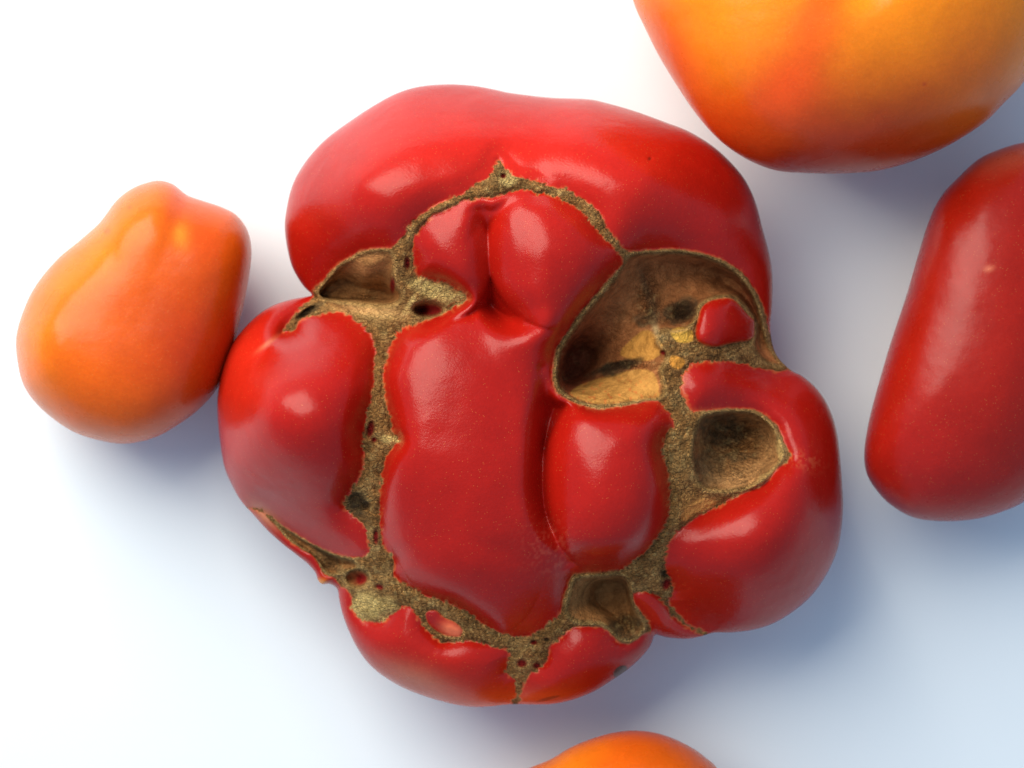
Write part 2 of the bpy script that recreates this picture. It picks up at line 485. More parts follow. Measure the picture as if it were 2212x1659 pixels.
# skin regions; points more than a little outside the outline only carry the swelling past the edge
UP = [(676, 628), (700, 604), (724, 576), (754, 556), (787, 541), (820, 536), (843, 535), (859, 523), (873, 510), (882, 493), (906, 467), (932, 447), (962, 432),
      (998, 422), (1015, 409), (1048, 387), (1068, 368), (1076, 344), (1094, 364), (1117, 381), (1157, 389), (1185, 404), (1218, 407), (1248, 424), (1285, 450), (1304, 477),
      (1321, 503), (1337, 520), (1354, 540), (1371, 543), (1437, 538), (1486, 541), (1529, 550), (1569, 566), (1602, 589), (1628, 622), (1645, 655), (1655, 690), (1663, 722),
      (1680, 738), (1760, 700), (1770, 560), (1720, 380), (1620, 250), (1440, 150), (1200, 110), (960, 90), (760, 140), (600, 260), (530, 420), (530, 560), (600, 660), (660, 645)]
MID = [(892, 523), (902, 500), (919, 480), (939, 464), (972, 449), (1005, 432), (1038, 427), (1061, 429), (1084, 422), (1104, 414), (1132, 407), (1156, 416), (1192, 420),
       (1228, 440), (1258, 457), (1278, 483), (1301, 510), (1321, 530), (1341, 553), (1346, 569), (1318, 602), (1291, 632), (1273, 653), (1250, 679), (1231, 709),
       (1214, 735), (1201, 756), (1195, 790), (1194, 822), (1201, 843), (1222, 861), (1252, 873), (1284, 882), (1316, 881), (1359, 874), (1398, 866), (1425, 867),
       (1435, 878), (1449, 897), (1457, 915), (1443, 934), (1433, 955), (1431, 979), (1441, 1006), (1447, 1044), (1447, 1084), (1441, 1123), (1424, 1156), (1398, 1190),
       (1365, 1216), (1342, 1231), (1299, 1236), (1249, 1239), (1232, 1249), (1221, 1282), (1213, 1315), (1199, 1338), (1173, 1358), (1143, 1371), (1110, 1375),
       (1077, 1368), (1044, 1346), (986, 1308), (941, 1292), (906, 1279), (874, 1260), (852, 1241), (852, 1209), (829, 1183), (823, 1142), (821, 1094), (821, 1049),
       (828, 1010), (836, 980), (862, 953), (849, 930), (838, 884), (829, 834), (831, 791), (843, 752), (852, 725), (876, 705), (912, 694), (948, 682), (985, 662),
       (1015, 646), (988, 626), (949, 607), (906, 599), (896, 579), (894, 550)]
LEFT = [(608, 719), (628, 715), (647, 695), (674, 681), (714, 673), (750, 679), (773, 692), (793, 709), (806, 732), (811, 762), (809, 808), (803, 857), (793, 891), (788, 924),
        (785, 967), (786, 1000), (776, 1029), (760, 1056), (742, 1089), (760, 1112), (786, 1132), (794, 1145), (799, 1190), (791, 1202), (762, 1204), (724, 1196),
        (685, 1180), (647, 1158), (615, 1139), (590, 1119), (564, 1100), (520, 1092), (420, 1060), (390, 900), (400, 740), (480, 640), (600, 590), (660, 620), (680, 642),
        (657, 659), (641, 676), (621, 699)]
SLIV = [(530, 1098), (564, 1106), (592, 1132), (621, 1164), (653, 1187), (676, 1199), (692, 1225), (701, 1241), (721, 1247), (738, 1262), (722, 1275), (690, 1290), (640, 1250), (560, 1180), (505, 1120)]
RIGHT = [(1470, 833), (1473, 811), (1486, 793), (1505, 781), (1531, 779), (1574, 781), (1611, 787), (1651, 797), (1686, 802), (1710, 796), (1800, 770), (1900, 900), (1910, 1100),
         (1880, 1280), (1760, 1410), (1600, 1440), (1535, 1385), (1530, 1366), (1513, 1360), (1480, 1342), (1457, 1318), (1444, 1299), (1454, 1275), (1447, 1249), (1437, 1223),
         (1437, 1193), (1451, 1163), (1471, 1140), (1497, 1123), (1523, 1108), (1563, 1087), (1606, 1064), (1638, 1051), (1659, 1035), (1681, 1009), (1706, 991),
         (1701, 971), (1691, 950), (1681, 923), (1659, 902), (1633, 887), (1598, 882), (1558, 883), (1531, 887), (1505, 890), (1489, 883), (1478, 862)]
BLEFT = [(728, 1268), (749, 1273), (759, 1292), (762, 1318), (778, 1337), (797, 1345), (826, 1343), (852, 1324), (868, 1311), (890, 1314), (903, 1330), (916, 1356),
         (941, 1378), (961, 1388), (1012, 1386), (1057, 1393), (1097, 1404), (1103, 1418), (1090, 1454), (1107, 1464), (1115, 1487), (1113, 1507), (1098, 1530),
         (1060, 1620), (900, 1590), (740, 1500), (660, 1360), (690, 1290)]
BRIGHT = [(1122, 1530), (1125, 1500), (1133, 1471), (1143, 1454), (1170, 1441), (1183, 1421), (1189, 1398), (1213, 1375), (1229, 1360), (1256, 1353), (1299, 1355),
          (1312, 1361), (1325, 1375), (1342, 1388), (1365, 1388), (1391, 1368), (1404, 1362), (1425, 1390), (1440, 1450), (1360, 1540), (1220, 1610), (1140, 1600)]
SMALL = [(1368, 1282), (1391, 1277), (1414, 1285), (1437, 1305), (1454, 1332), (1480, 1353), (1513, 1368), (1525, 1380), (1490, 1420), (1420, 1400), (1404, 1366), (1398, 1342), (1378, 1315), (1368, 1295)]
NUB = [(1515, 665), (1531, 651), (1558, 644), (1582, 645), (1598, 659), (1617, 681), (1629, 691), (1629, 726), (1619, 735), (1579, 742), (1547, 750), (1521, 746), (1505, 734), (1502, 713), (1507, 691)]
CHIP = [(919, 1324), (940, 1318), (960, 1334), (985, 1345), (1000, 1362), (995, 1374), (970, 1374), (945, 1365), (925, 1347)]
# name, polygon, swelling, exponent
SKIN = [('upper_lobe', UP, 75, 0.95), ('middle_lobe', MID, 130, 0.8), ('left_lobe', LEFT, 195, 0.88), ('lower_left_fold', SLIV, 60, 0.5), ('right_lobe', RIGHT, 160, 0.88),
        ('bottom_left_lobe', BLEFT, 95, 0.8), ('bottom_right_lobe', BRIGHT, 90, 0.8), ('small_fold', SMALL, 60, 0.5), ('skin_nub', NUB, 62, 0.38), ('skin_chip', CHIP, 10, 0.5)]
CAV_A = [(690, 634), (716, 600), (733, 580), (760, 562), (790, 549), (820, 544), (843, 547), (850, 565), (848, 592), (853, 615), (866, 640), (850, 655), (815, 657), (770, 653), (720, 648), (694, 642)]
CAV_B = [(1350, 566), (1371, 551), (1437, 546), (1486, 549), (1529, 558), (1565, 574), (1596, 597), (1620, 628), (1636, 662), (1646, 700), (1656, 738), (1668, 762), (1688, 788),
         (1660, 783), (1640, 768), (1630, 747), (1634, 700), (1618, 672), (1598, 650), (1578, 640), (1552, 640), (1526, 648), (1508, 664), (1500, 690), (1485, 706), (1455, 712), (1430, 712), (1415, 740), (1440, 770),
         (1425, 800), (1432, 835), (1424, 858), (1398, 860), (1359, 867), (1316, 874), (1284, 875), (1252, 866), (1227, 854), (1210, 838), (1204, 818), (1205, 790),
         (1211, 760), (1224, 738), (1241, 712), (1260, 684), (1284, 656), (1310, 625), (1330, 602)]
CAV_C = [(1517, 905), (1531, 896), (1558, 892), (1598, 890), (1631, 895), (1653, 909), (1671, 929), (1681, 953), (1688, 975), (1680, 1000), (1667, 1014), (1640, 1036), (1610, 1052), (1560, 1058), (1520, 1050), (1503, 1020), (1498, 980), (1503, 940)]
CAV_D = [(1252, 1250), (1299, 1246), (1345, 1246), (1362, 1272), (1366, 1300), (1378, 1330), (1390, 1352), (1370, 1378), (1344, 1380), (1324, 1362), (1300, 1346), (1256, 1343), (1238, 1336), (1226, 1318), (1232, 1285), (1240, 1258)]
CAV_E = [(600, 1132), (620, 1145), (650, 1163), (690, 1186), (728, 1202), (762, 1212), (770, 1225), (745, 1232), (715, 1240), (700, 1230), (688, 1212), (660, 1188), (628, 1164)]
def ell(cx, cy, rx, ry, n=14, dg=0):
    a = np.linspace(0, 2 * math.pi, n, endpoint=False); c, s = math.cos(math.radians(dg)), math.sin(math.radians(dg))
    return [(cx + rx * math.cos(t) * c - ry * math.sin(t) * s, cy + rx * math.cos(t) * s + ry * math.sin(t) * c) for t in a]
CAVS = [('hollow', CAV_A, 9), ('hollow', CAV_B, 12), ('hollow', CAV_C, 14), ('hollow', CAV_D, 14), ('hollow', CAV_E, 12),
        ('pit', ell(926, 669, 34, 17), 8), ('pit', ell(772, 1249, 25, 19), 8)]
HOLES = [(800, 927, 8, 20, 10, 30, 1), (808, 950, 6, 6, 0, 22, 1), (1087, 380, 7, 6, 0, 24, 1), (880, 568, 6, 14, 0, 22, 1), (848, 616, 6, 18, 0, 25, 1), (768, 1083, 18, 22, 20, 35, 0),
         (790, 1092, 9, 10, 0, 30, 0), (812, 1160, 6, 18, 0, 20, 1), (1127, 1433, 12, 9, 0, 24, 1), (1160, 1438, 8, 7, 0, 20, 1), (1153, 1388, 8, 5, 0, 20, 1), (1181, 1382, 7, 5, 0, 18, 0),
         (1432, 762, 7, 5, 30, 14, 1), (1478, 672, 28, 20, -30, 25, 0), (1440, 1262, 9, 14, 20, 22, 1), (940, 1325, 14, 8, 30, 16, 1), (820, 1268, 10, 6, 20, 14, 1), (1437, 1240, 10, 10, 0, 22, 0),
         (663, 674, 26, 7, -35, 60, 0), (1335, 790, 50, 10, -14, 18, 0)]
# level of the flesh between the lobes (above the widest ring)
LEVEL = [(1085, 380, 390), (930, 470, 390), (1250, 460, 385), (1340, 545, 360), (870, 540, 340), (690, 640, 90), (760, 660, 190), (820, 700, 240), (950, 640, 290), (820, 850, 300),
         (800, 1000, 290), (790, 1180, 200), (700, 1205, 70), (600, 1140, 60), (760, 1290, 110), (870, 1290, 190), (1000, 1350, 190), (1110, 1400, 165), (1115, 1500, 125), (1200, 1350, 180),
         (1300, 1240, 240), (1400, 1220, 250), (1440, 1280, 180), (1520, 1360, 60), (1450, 1100, 310), (1450, 900, 315), (1420, 780, 280), (1550, 770, 240), (1680, 795, 90),
         (1500, 1080, 265), (1700, 990, 245), (1370, 560, 290), (1560, 560, 220), (1650, 660, 120), (1250, 690, 330), (1200, 830, 330), (1000, 280, 320), (780, 400, 350),
         (1400, 380, 330), (570, 900, 265), (1680, 1180, 200), (950, 1460, 145), (1250, 1440, 145), (1000, 900, 330), (1100, 1150, 310), (640, 300, 130), (1000, 150, 135), (1500, 230, 135), (1720, 600, 125),
         (400, 900, 135), (480, 1150, 85), (700, 1420, 85), (1000, 1600, 85), (1400, 1520, 85), (1850, 1300, 105), (1880, 1000, 125), (1640, 420, 120), (560, 500, 140), (560, 660, 115)]
DEPTH = [(760, 560, 10), (790, 600, 55), (800, 642, 270), (745, 636, 260), (704, 632, 190), (848, 636, 200), (850, 560, 15),
         (1232, 800, 330), (1240, 740, 250), (1270, 690, 150), (1310, 640, 110), (1360, 590, 80), (1430, 570, 100), (1500, 580, 150), (1580, 620, 190), (1640, 700, 160), (1400, 640, 110), (1400, 700, 70),
         (1450, 680, 95), (1480, 695, 110), (1340, 760, 120), (1400, 760, 30), (1330, 800, 120), (1290, 840, 80), (1400, 830, 18), (1240, 852, 70), (1350, 862, 14), (1430, 760, 8), (1425, 840, 8),
         (1660, 775, 60), (1550, 640, 90),
         (1540, 930, 150), (1600, 920, 160), (1650, 960, 120), (1560, 990, 110), (1620, 1010, 70), (1520, 1030, 60), (1580, 1050, 25), (1510, 960, 110), (1680, 990, 50),
         (1335, 1270, 420), (1300, 1290, 230), (1250, 1310, 50), (1260, 1270, 70), (1350, 1350, 110), (1300, 1340, 40), (1375, 1340, 100),
         (620, 1152, 60), (700, 1210, 100), (750, 1222, 80), (926, 669, 60), (772, 1249, 70)]
# creases in the skin: (x, y, strength) along the line, width
BALLS = [(985, 1010, 190, 375, -14, 300, 155, lambda x, y: 30 + 70 * sstep(1150, 1240, y) + 30 * sstep(900, 800, y)),
         (955, 560, 110, 138, 0, 335, 95, lambda x, y: 25 + 0 * x),
         (1325, 1035, 156, 214, 0, 300, 175, lambda x, y: 9 + 70 * sstep(1110, 1240, y) + 60 * sstep(930, 850, y) + 50 * sstep(1350, 1430, x)),
         (1200, 548, 150, 165, -15, 330, 145, lambda x, y: 9 + 80 * sstep(1110, 1190, x) + 30 * sstep(480, 430, y))]
# where two swellings meet: (x, y, depth share) along the fold
FOLDS = [([(1066, 428, .0), (1057, 470, .35), (1053, 523, .8), (1056, 589, 1.0), (1064, 639, 1.0), (1081, 668, .95), (1107, 683, .6), (1130, 686, .0)], 32, 175),
         ([(1020, 650, .3), (1045, 658, .6), (1081, 668, .8)], 26, 90),
         ([(1208, 860, .0), (1202, 880, .5), (1198, 900, .9), (1192, 961, 1.0), (1190, 1044, 1.0), (1195, 1094, .95), (1204, 1125, .7), (1220, 1155, .4), (1235, 1185, .0)], 36, 190)]
CREASE = [([(1066, 425, .3), (1057, 470, .7), (1053, 523, 1.0), (1056, 589, .95), (1064, 639, 1.1), (1081, 666, 1.15), (1107, 681, .9), (1128, 688, .0)], 62),
          ([(1012, 648, .5), (1045, 660, .85), (1081, 668, 1.0)], 45),
          ([(1188, 850, .0), (1184, 870, .3), (1178, 897, .8), (1172, 961, .95), (1170, 1044, .95), (1173, 1094, .8), (1180, 1125, .5), (1198, 1160, .0)], 34),
          ([(606, 722, .4), (580, 750, .3), (556, 790, .16), (540, 830, 0)], 22)]
BUMPS = [(1125, 1000, 75, 170, 0, -38), (1180, 715, 60, 50, 0, 48), (1150, 640, 40, 40, 0, 10), (1143, 700, 24, 26, 0, 9), (700, 900, 90, 200, 8, 20), (740, 420, 130, 110, -25, 14), (1140, 300, 90, 100, 0, -22),
         (1420, 340, 180, 110, 20, 22), (1080, 1240, 140, 120, 0, 20), (1170, 795, 10, 10, 0, -8), (1640, 1200, 110, 130, 0, 40), (1690, 900, 60, 70, 30, 15),
         (1520, 835, 50, 40, 0, 14), (1400, 925, 60, 40, -30, 12), (1405, 343, 6, 6, 0, -5)]

def knobbly():
    ring = smooth_closed(OUT, 6)
    skin_sd = np.full(GX.shape, -1e3)        # positive inside a skin region
    bump = np.zeros(GX.shape); lab = np.zeros(GX.shape, int)
    skins = []
    for i, (nm, poly, h, p) in enumerate(SKIN):
        Pp = smooth_closed(poly, 8)
        m = inside(GX, GY, Pp)
        d = poly_dist(Pp)
        sd = np.where(m, d, -d)
        u = poisson(m)
        q = np.where(m, u / (d + 4), 0); w = m.astype(float)
        qb = blur(q, 4) / np.maximum(blur(w, 4), 1e-3)
        skins.append((sd, np.where(w > 0, qb, 0) + (w == 0) * qb, (u / u.max()), h, p, u.max(), m))
        skin_sd = np.maximum(skin_sd, sd)
        lab = np.where(m, i + 1, lab)
    cav_sd = np.full(GX.shape, -60.0); cav_lab = np.zeros(GX.shape, int); cav_e = np.full(GX.shape, 12.0)
    for i, (nm, poly, e) in enumerate(CAVS):
        Pp = smooth_closed(poly, 7)
        m = inside(GX, GY, Pp); d = poly_dist(Pp)
        sd = np.where(m, d, -d)
        cav_lab = np.where(m, i + 1, cav_lab); cav_e = np.where(sd > cav_sd, e, cav_e)
        cav_sd = np.maximum(cav_sd, sd)
    level = rbf(LEVEL)(GX, GY)
    depth = np.clip(rbf(DEPTH, 5)(GX, GY), 0, 280) * 1.25
    crease = np.ones(GX.shape)
    for pts, wd in CREASE:
        best = np.full(GX.shape, 1e9); amp = np.zeros(GX.shape); wt = np.zeros(GX.shape) + 1e-12
        fine = smooth_open(pts, 7)
        d0 = np.min([seg_dist(GX, GY, a[:2], b[:2])[0] for a, b in zip(fine[:-1], fine[1:])], axis=0)
        for a, b in zip(fine[:-1], fine[1:]):
            d, t = seg_dist(GX, GY, a[:2], b[:2])
            w = np.exp(-(d - d0) / (12 + 0.55 * d0)); amp += w * (a[2] * (1 - t) + b[2] * t); wt += w
            best = np.minimum(best, d)
        amp = amp / wt
        c1 = np.clip(amp, 0, 1.15) * 0.80 * np.exp(-((best * best + 9) ** 0.5 - 3) / wd)
        c2 = blur(c1, 25); c3 = blur(c2, 120)
        w1 = sstep(3, 22, best); w2 = sstep(18, 70, best)
        crease *= 1 - ((c1 * (1 - w1) + c2 * w1) * (1 - w2) + c3 * w2)
    fold = np.zeros(GX.shape)
    for pts, wd, dp in FOLDS:
        fine = smooth_open(pts, 7); ds = [seg_dist(GX, GY, a[:2], b[:2]) for a, b in zip(fine[:-1], fine[1:])]
        d0 = np.min([d for d, t in ds], axis=0); amp = np.zeros(GX.shape); wt = np.zeros(GX.shape) + 1e-12
        for (d, t), a, b in zip(ds, fine[:-1], fine[1:]):
            w = np.exp(-(d - d0) / (12 + 0.55 * d0)); amp += w * (a[2] * (1 - t) + b[2] * t); wt += w
        fold = np.maximum(fold, dp * amp / wt * np.exp(-(d0 / wd) ** 2))
    fold = blur(fold, 3)
    sm = blur(skin_sd, 6)
    gyy, gxx = np.gradient(sm); nrm = np.hypot(gxx, gyy) + 1e-6
    tx, ty = -gyy / nrm, gxx / nrm
    def fibres(seed, steps):
        wn = np.random.default_rng(seed).uniform(-1, 1, GX.shape)
        acc = wn.copy()
        for sg in (-1, 1):
            px, py = GX.copy(), GY.copy(); dx, dy = tx * sg, ty * sg
            for _ in range(steps):
                px = px + dx * GS; py = py + dy * GS
                nx = bil(tx, px, py); ny = bil(ty, px, py)
                f = np.sign(nx * dx + ny * dy); f[f == 0] = 1
                dx, dy = nx * f, ny * f
                acc = acc + bil(wn, px, py)
        return acc / acc.std()
    fib = fibres(5, 6) * 0.8 + fibres(6, 2) * 0.5
    # ------------- vertices
    N = 330
    D, Q = cube_sphere(N)
    R = polar_radius(ring, CEN)
    rho = np.hypot(D[:, 0], D[:, 1]); th = np.arctan2(D[:, 1], D[:, 0])
    r = R(th) * rho
    x = CEN[0] + np.cos(th) * r; y = CEN[1] + np.sin(th) * r
    top = D[:, 2] > 0
    # ragged tooth-like rim where cork meets skin (calmer at the hollows' lips)
    calm = 1 - 0.75 * sstep(-26, -6, bil(cav_sd, x, y))
    tooth = calm * (7.0 * np.abs(vnoise(x, y, 9, 11)) + 3.0 * vnoise(x, y, 14, 12) + 1.5 * vnoise(x, y, 5, 13) - 2.6)
    z = bil(level, x, y)
    label2 = np.zeros(len(x), int); ss2 = np.full(len(x), -1e3)
    ssd = np.full(len(x), -60.0); ssd0 = ssd.copy(); label = np.zeros(len(x), int)
    for i, (sd, qb, un, h, p, um, m) in enumerate(skins):
        nm_ = SKIN[i][0]
        s0 = bil(sd, x, y)
        s = s0 - tooth * (0.0 if nm_ in ('skin_nub', 'skin_chip') else 1.0)
        near = np.clip(bil(qb, x, y) * np.clip(s0, 0, None), 0, None) / um
        far = bil(un, x, y)
        w = sstep(18, 50, s0)
        uu = near * (1 - w) + far * w
        b = h * np.clip(uu, 0, 1) ** p
        label = np.where(s > ssd, i, label)
        if i < 8: label2 = np.where(s > ss2, i, label2); ss2 = np.maximum(ss2, s)
        ssd = np.maximum(ssd, s); ssd0 = np.maximum(ssd0, s0)
        if SKIN[i][0] == 'left_lobe': b = b * (0.4 + 0.6 * bil(crease, x, y))
        if nm_ == 'middle_lobe':
            zm = z + b - bil(fold, x, y) * sstep(0, 30, s0)
            zz = zm.copy()
            for (bx, by, rx, ry, dg, zb, h, kf) in BALLS:
                q2 = -np.log(np.maximum(gauss(x, y, bx, by, rx, ry, dg), 1e-12))
                bz = np.where(q2 < 1, zb + h * np.sqrt(np.clip(1 - q2, 0, 1)), zb - 260 * (q2 - 1))
                if (bx, by) == (985, 1010): bz = bz - 130 * sstep(960, 1380, y)
                if (bx, by) == (1325, 1035): bz = bz - 60 * sstep(1160, 1260, y)
                kk_ = kf(x, y)
                hh = np.clip(0.5 + 0.5 * (bz - zz) / kk_, 0, 1)
                zz = zz * (1 - hh) + bz * hh + kk_ * hh * (1 - hh)
            sh = 1 - np.exp(-np.clip(uu, 0, 1) / 0.17)
            b = (zm - z) + np.maximum(zz - zm, 0) * sh
        z += b
    for (bx, by, rx, ry, dg, h) in BUMPS:
        z += h * gauss(x, y, bx, by, rx, ry, dg) * sstep(-5, 25, ssd0)
    cork = sstep(1.5, -1.5, ssd)
    cs = bil(cav_sd, x, y)
    E = np.where(cs > 0, 1 - np.exp(-np.clip(cs, 0, None) / bil(cav_e, x, y)), 0) * cork
    dep = bil(depth, x, y)
    z -= dep * E
    # lip cord round the hollows, and rough cork relief
    z += cork * 7 * np.exp(-((cs + 5) / 4.5) ** 2)
    grain = cork * (1 - 0.85 * sstep(-2, 8, cs))
    grain = grain * (1 - 0.8 * gauss(x, y, 800, 672, 85, 15, 4))
    for (gx_, gy_, rx, ry) in ((1400, 650, 22, 50), (1470, 680, 40, 24), (1370, 790, 50, 14), (1600, 960, 80, 60), (1590, 1020, 60, 30), (1350, 1350, 40, 30), (700, 1215, 60, 20), (790, 640, 20, 12)):
        grain = np.maximum(grain, cork * gauss(x, y, gx_, gy_, rx, ry))
    rough = vnoise(x, y, 17, 21) * 4 + vnoise(x, y, 9, 22) * 2.2 + vnoise(x, y, 5, 23) * 0.8
    z += (grain * 0.8 + cork * 0.15) * rough
    z += cork * 3 * vnoise(x, y, 50, 24)
    tk = np.where(y < 560, np.arctan2(y - 640, x - 1110) * 250, np.where(y < 1150, x * 0.45 + y, x * 0.95 - y * 0.3))
    tick = np.sin(tk * 0.62 + 2.2 * vnoise(x, y, 16, 81)) * sstep(-0.2, 0.6, vnoise(x, y, 24, 82))
    fb = bil(fib, x, y) * (0.5 + 0.5 * sstep(-0.5, 0.5, vnoise(x, y, 40, 83)))
    z += grain * (1.0 * tick + 3.0 * fb)
    hole = np.zeros(len(x)); redh = np.zeros(len(x))
    for (hx, hy, rx, ry, dg, dp, red) in HOLES:
        g = gauss(x, y, hx, hy, rx, ry, dg); g = sstep(0.15, 0.75, g) * cork
        z -= 0.6 * dp * g; hole = np.maximum(hole, g)
        if red: redh = np.maximum(redh, g)
    z += cork * 20 * (1 - np.exp(np.minimum(ssd, 0) / 14)) * sstep(4, -12, cs)
    z += 16 * cork * (gauss(x, y, 1393, 620, 10, 55, -14) + 1.2 * gauss(x, y, 1414, 675, 13, 34, -12))
    ci = inside(x, y, smooth_closed(CAV_C, 12)) * 1.0
    z += ci * 5 * np.sin(cs * 0.55 + 2 * vnoise(x, y, 30, 71)) * sstep(40, 10, cs) * sstep(0, 5, cs) + ci * 12 * vnoise(x, y * 2.2, 28, 72)
    z += cork * 14 * gauss(x, y, 1628, 1052, 46, 6, -30)
    # slow undulation of the skin
    z += (1 - cork) * (3.0 * vnoise(x, y, 120, 31) + 1.0 * vnoise(x, y, 45, 32))
    # round the rim over and close the underside
    ta = np.linspace(-math.pi, math.pi, 721)[:-1]
    ra = R(ta); kk = np.exp(-(np.arange(-60, 61) / 26.0) ** 2); kk /= kk.sum()
    rs = np.convolve(np.concatenate([ra[-60:], ra, ra[:60]]), kk, 'valid')
    rsm = np.interp(th, np.concatenate([ta, [math.pi]]), np.concatenate([rs, rs[:1]]))
    F = np.clip(1 - rho ** 13, 0, 1) ** 0.5 * (1.0 - 0.26 * np.clip(r / rsm, 0, 1.12) ** 5.0)
    ZM = 270.0
    z = np.where(top, ZM + F * np.maximum(z, 15) * 0.68, ZM - ZM * np.clip(1 - rho ** 2.4, 0, 1) ** 0.5)
    under = sstep(-0.15, -0.35, D[:, 2])
    cork = cork * (1 - under); grain = grain * (1 - under)
    # ------------- pigment
    n = len(x)
    red = np.tile(np.array((0.37, 0.008, 0.0035)), (n, 1))
    def paint(c, w):
        nonlocal red
        w = w[:, None]; red = red * (1 - w) + np.array(c) * w
    paint((0.60, 0.016, 0.006), 0.8 * gauss(x, y, 1150, 320, 420, 130, 5))
    paint((0.62, 0.022, 0.007), 0.7 * gauss(x, y, 520, 780, 60, 160, 10))
    paint((0.6, 0.035, 0.006), 0.6 * gauss(x, y, 900, 1510, 260, 60, 5))
    paint((0.78, 0.10, 0.010), 0.55 * gauss(x, y, 1090, 1524, 140, 26, 0))
    paint((0.72, 0.09, 0.012), 0.4 * gauss(x, y, 1200, 1512, 110, 20, 0))
    paint((0.50, 0.020, 0.010), 0.7 * gauss(x, y, 1440, 1330, 70, 40, 20))
    paint((0.66, 0.30, 0.16), 0.7 * gauss(x, y, 575, 1115, 40, 14, 42))
    paint((0.62, 0.26, 0.14), 0.45 * gauss(x, y, 900, 1470, 90, 30, 20) )
    paint((0.60, 0.22, 0.10), 0.5 * gauss(x, y, 578, 742, 26, 5, -38))
    paint((0.66, 0.22, 0.08), 0.18 * gauss(x, y, 1740, 995, 40, 22, 10) * sstep(-0.2, 0.6, vnoise(x, y, 5, 41)))
    paint((0.62, 0.10, 0.05), 0.4 * gauss(x, y, 1190, 1190, 60, 50, 40) * sstep(0, 0.8, vnoise(x, y, 5, 42)))
    paint((0.03, 0.02, 0.008), 0.95 * sstep(0.35, 0.6, gauss(x, y, 1340, 1450, 20, 12, -35)))
    paint((0.10, 0.015, 0.008), 0.6 * sstep(0.3, 0.7, gauss(x, y, 1185, 1509, 30, 4, -14)))
    paint((0.12, 0.01, 0.005), 0.7 * sstep(0.4, 0.8, gauss(x, y, 1403, 343, 5, 5)))
    paint((0.85, 0.30, 0.02), 0.8 * gauss(x, y, 693, 1258, 12, 8))
    fr = sstep(4.5, 0.5, ssd + 2.5 * vnoise(x, y, 6, 43)) * (0.45 + 0.55 * sstep(-0.6, 0.6, vnoise(x, y, 30, 44)))
    fr = np.maximum(fr, 0.9 * sstep(13, 1, ssd) * gauss(x, y, 1480, 830, 60, 75))
    paint((0.72, 0.20, 0.05), 0.40 * fr)
    ck = np.tile(np.array((0.27, 0.145, 0.050)), (n, 1))
    def paintc(c, w):
        nonlocal ck
        w = w[:, None]; ck = ck * (1 - w) + np.array(c) * w
    paintc((0.36, 0.23, 0.09), 0.6 * sstep(0.0, 0.8, vnoise(x, y, 26, 51)))
    paintc((0.27, 0.14, 0.045), 0.5 * sstep(0.1, 0.8, vnoise(x, y, 34, 52)))
    paintc((0.33, 0.15, 0.05), sstep(0, 6, cs))                                   # smooth walls of the hollows
    cb = inside(x, y, smooth_closed(CAV_B, 12)) * 1.0
    def region(poly, n=2):
        return bil(blur(inside(GX, GY, smooth_closed(poly, 8)).astype(float), n), x, y)
    paintc((0.33, 0.125, 0.043), 0.95 * cb * sstep(0, 8, cs))
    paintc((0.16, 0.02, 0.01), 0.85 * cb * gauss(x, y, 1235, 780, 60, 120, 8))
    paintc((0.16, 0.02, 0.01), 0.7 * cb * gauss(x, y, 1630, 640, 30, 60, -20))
    wv = 8 * vnoise(x, y, 18, 53)
    for poly, c in (([(1230, 850), (1262, 828), (1320, 810), (1375, 798), (1410, 804), (1424, 840), (1418, 862), (1359, 868), (1300, 874), (1258, 866)], (0.50, 0.25, 0.06)),
                    ([(1338, 764), (1372, 726), (1400, 712), (1426, 735), (1434, 755), (1412, 776), (1372, 778)], (0.50, 0.24, 0.05)),
                    ([(1446, 714), (1486, 708), (1500, 722), (1498, 736), (1466, 740)], (0.66, 0.38, 0.06)),
                    ([(1448, 768), (1478, 775), (1476, 792), (1460, 799), (1446, 785)], (0.68, 0.30, 0.05)),
                    ([(1472, 1112), (1500, 1082), (1540, 1076), (1548, 1090), (1500, 1112), (1478, 1128)], (0.55, 0.24, 0.06))):
        g = region(poly); paintc(c, 0.95 * sstep(0.3, 0.7, g)); grain = grain * (1 - 0.8 * g)
    paintc((0.11, 0.06, 0.03), 0.75 * cb * np.clip(gauss(x, y, 1393, 620, 9, 50, -14) + gauss(x, y, 1412, 665, 12, 36, -10), 0, 1))
    paintc((0.62, 0.48, 0.24), 0.8 * gauss(x, y, 1418, 715, 7, 18, -20))
    paintc((0.55, 0.09, 0.02), 0.5 * cb * gauss(x, y, 1320, 850, 110, 30) * (vnoise(x, y, 6, 54) > 0.45))
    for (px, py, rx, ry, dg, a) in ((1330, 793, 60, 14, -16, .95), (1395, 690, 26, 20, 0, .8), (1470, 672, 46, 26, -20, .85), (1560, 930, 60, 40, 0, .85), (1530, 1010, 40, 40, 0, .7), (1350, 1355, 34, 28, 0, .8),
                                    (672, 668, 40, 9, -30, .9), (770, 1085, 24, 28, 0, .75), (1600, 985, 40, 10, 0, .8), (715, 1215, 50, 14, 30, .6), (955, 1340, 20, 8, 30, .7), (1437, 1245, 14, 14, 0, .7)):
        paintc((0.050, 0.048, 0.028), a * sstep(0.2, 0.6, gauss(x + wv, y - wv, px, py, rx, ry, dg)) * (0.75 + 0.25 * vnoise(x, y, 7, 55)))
    paintc((0.62, 0.47, 0.20), 0.3 * grain * sstep(0.35, 0.75, vnoise(x, y, 9, 61) + 0.3 * vnoise(x, y, 5, 62)))
    paintc((0.62, 0.42, 0.17), 0.25 * grain * sstep(0.2, 0.9, tick)); paintc((0.13, 0.075, 0.03), 0.3 * grain * sstep(0.2, 0.9, -tick))
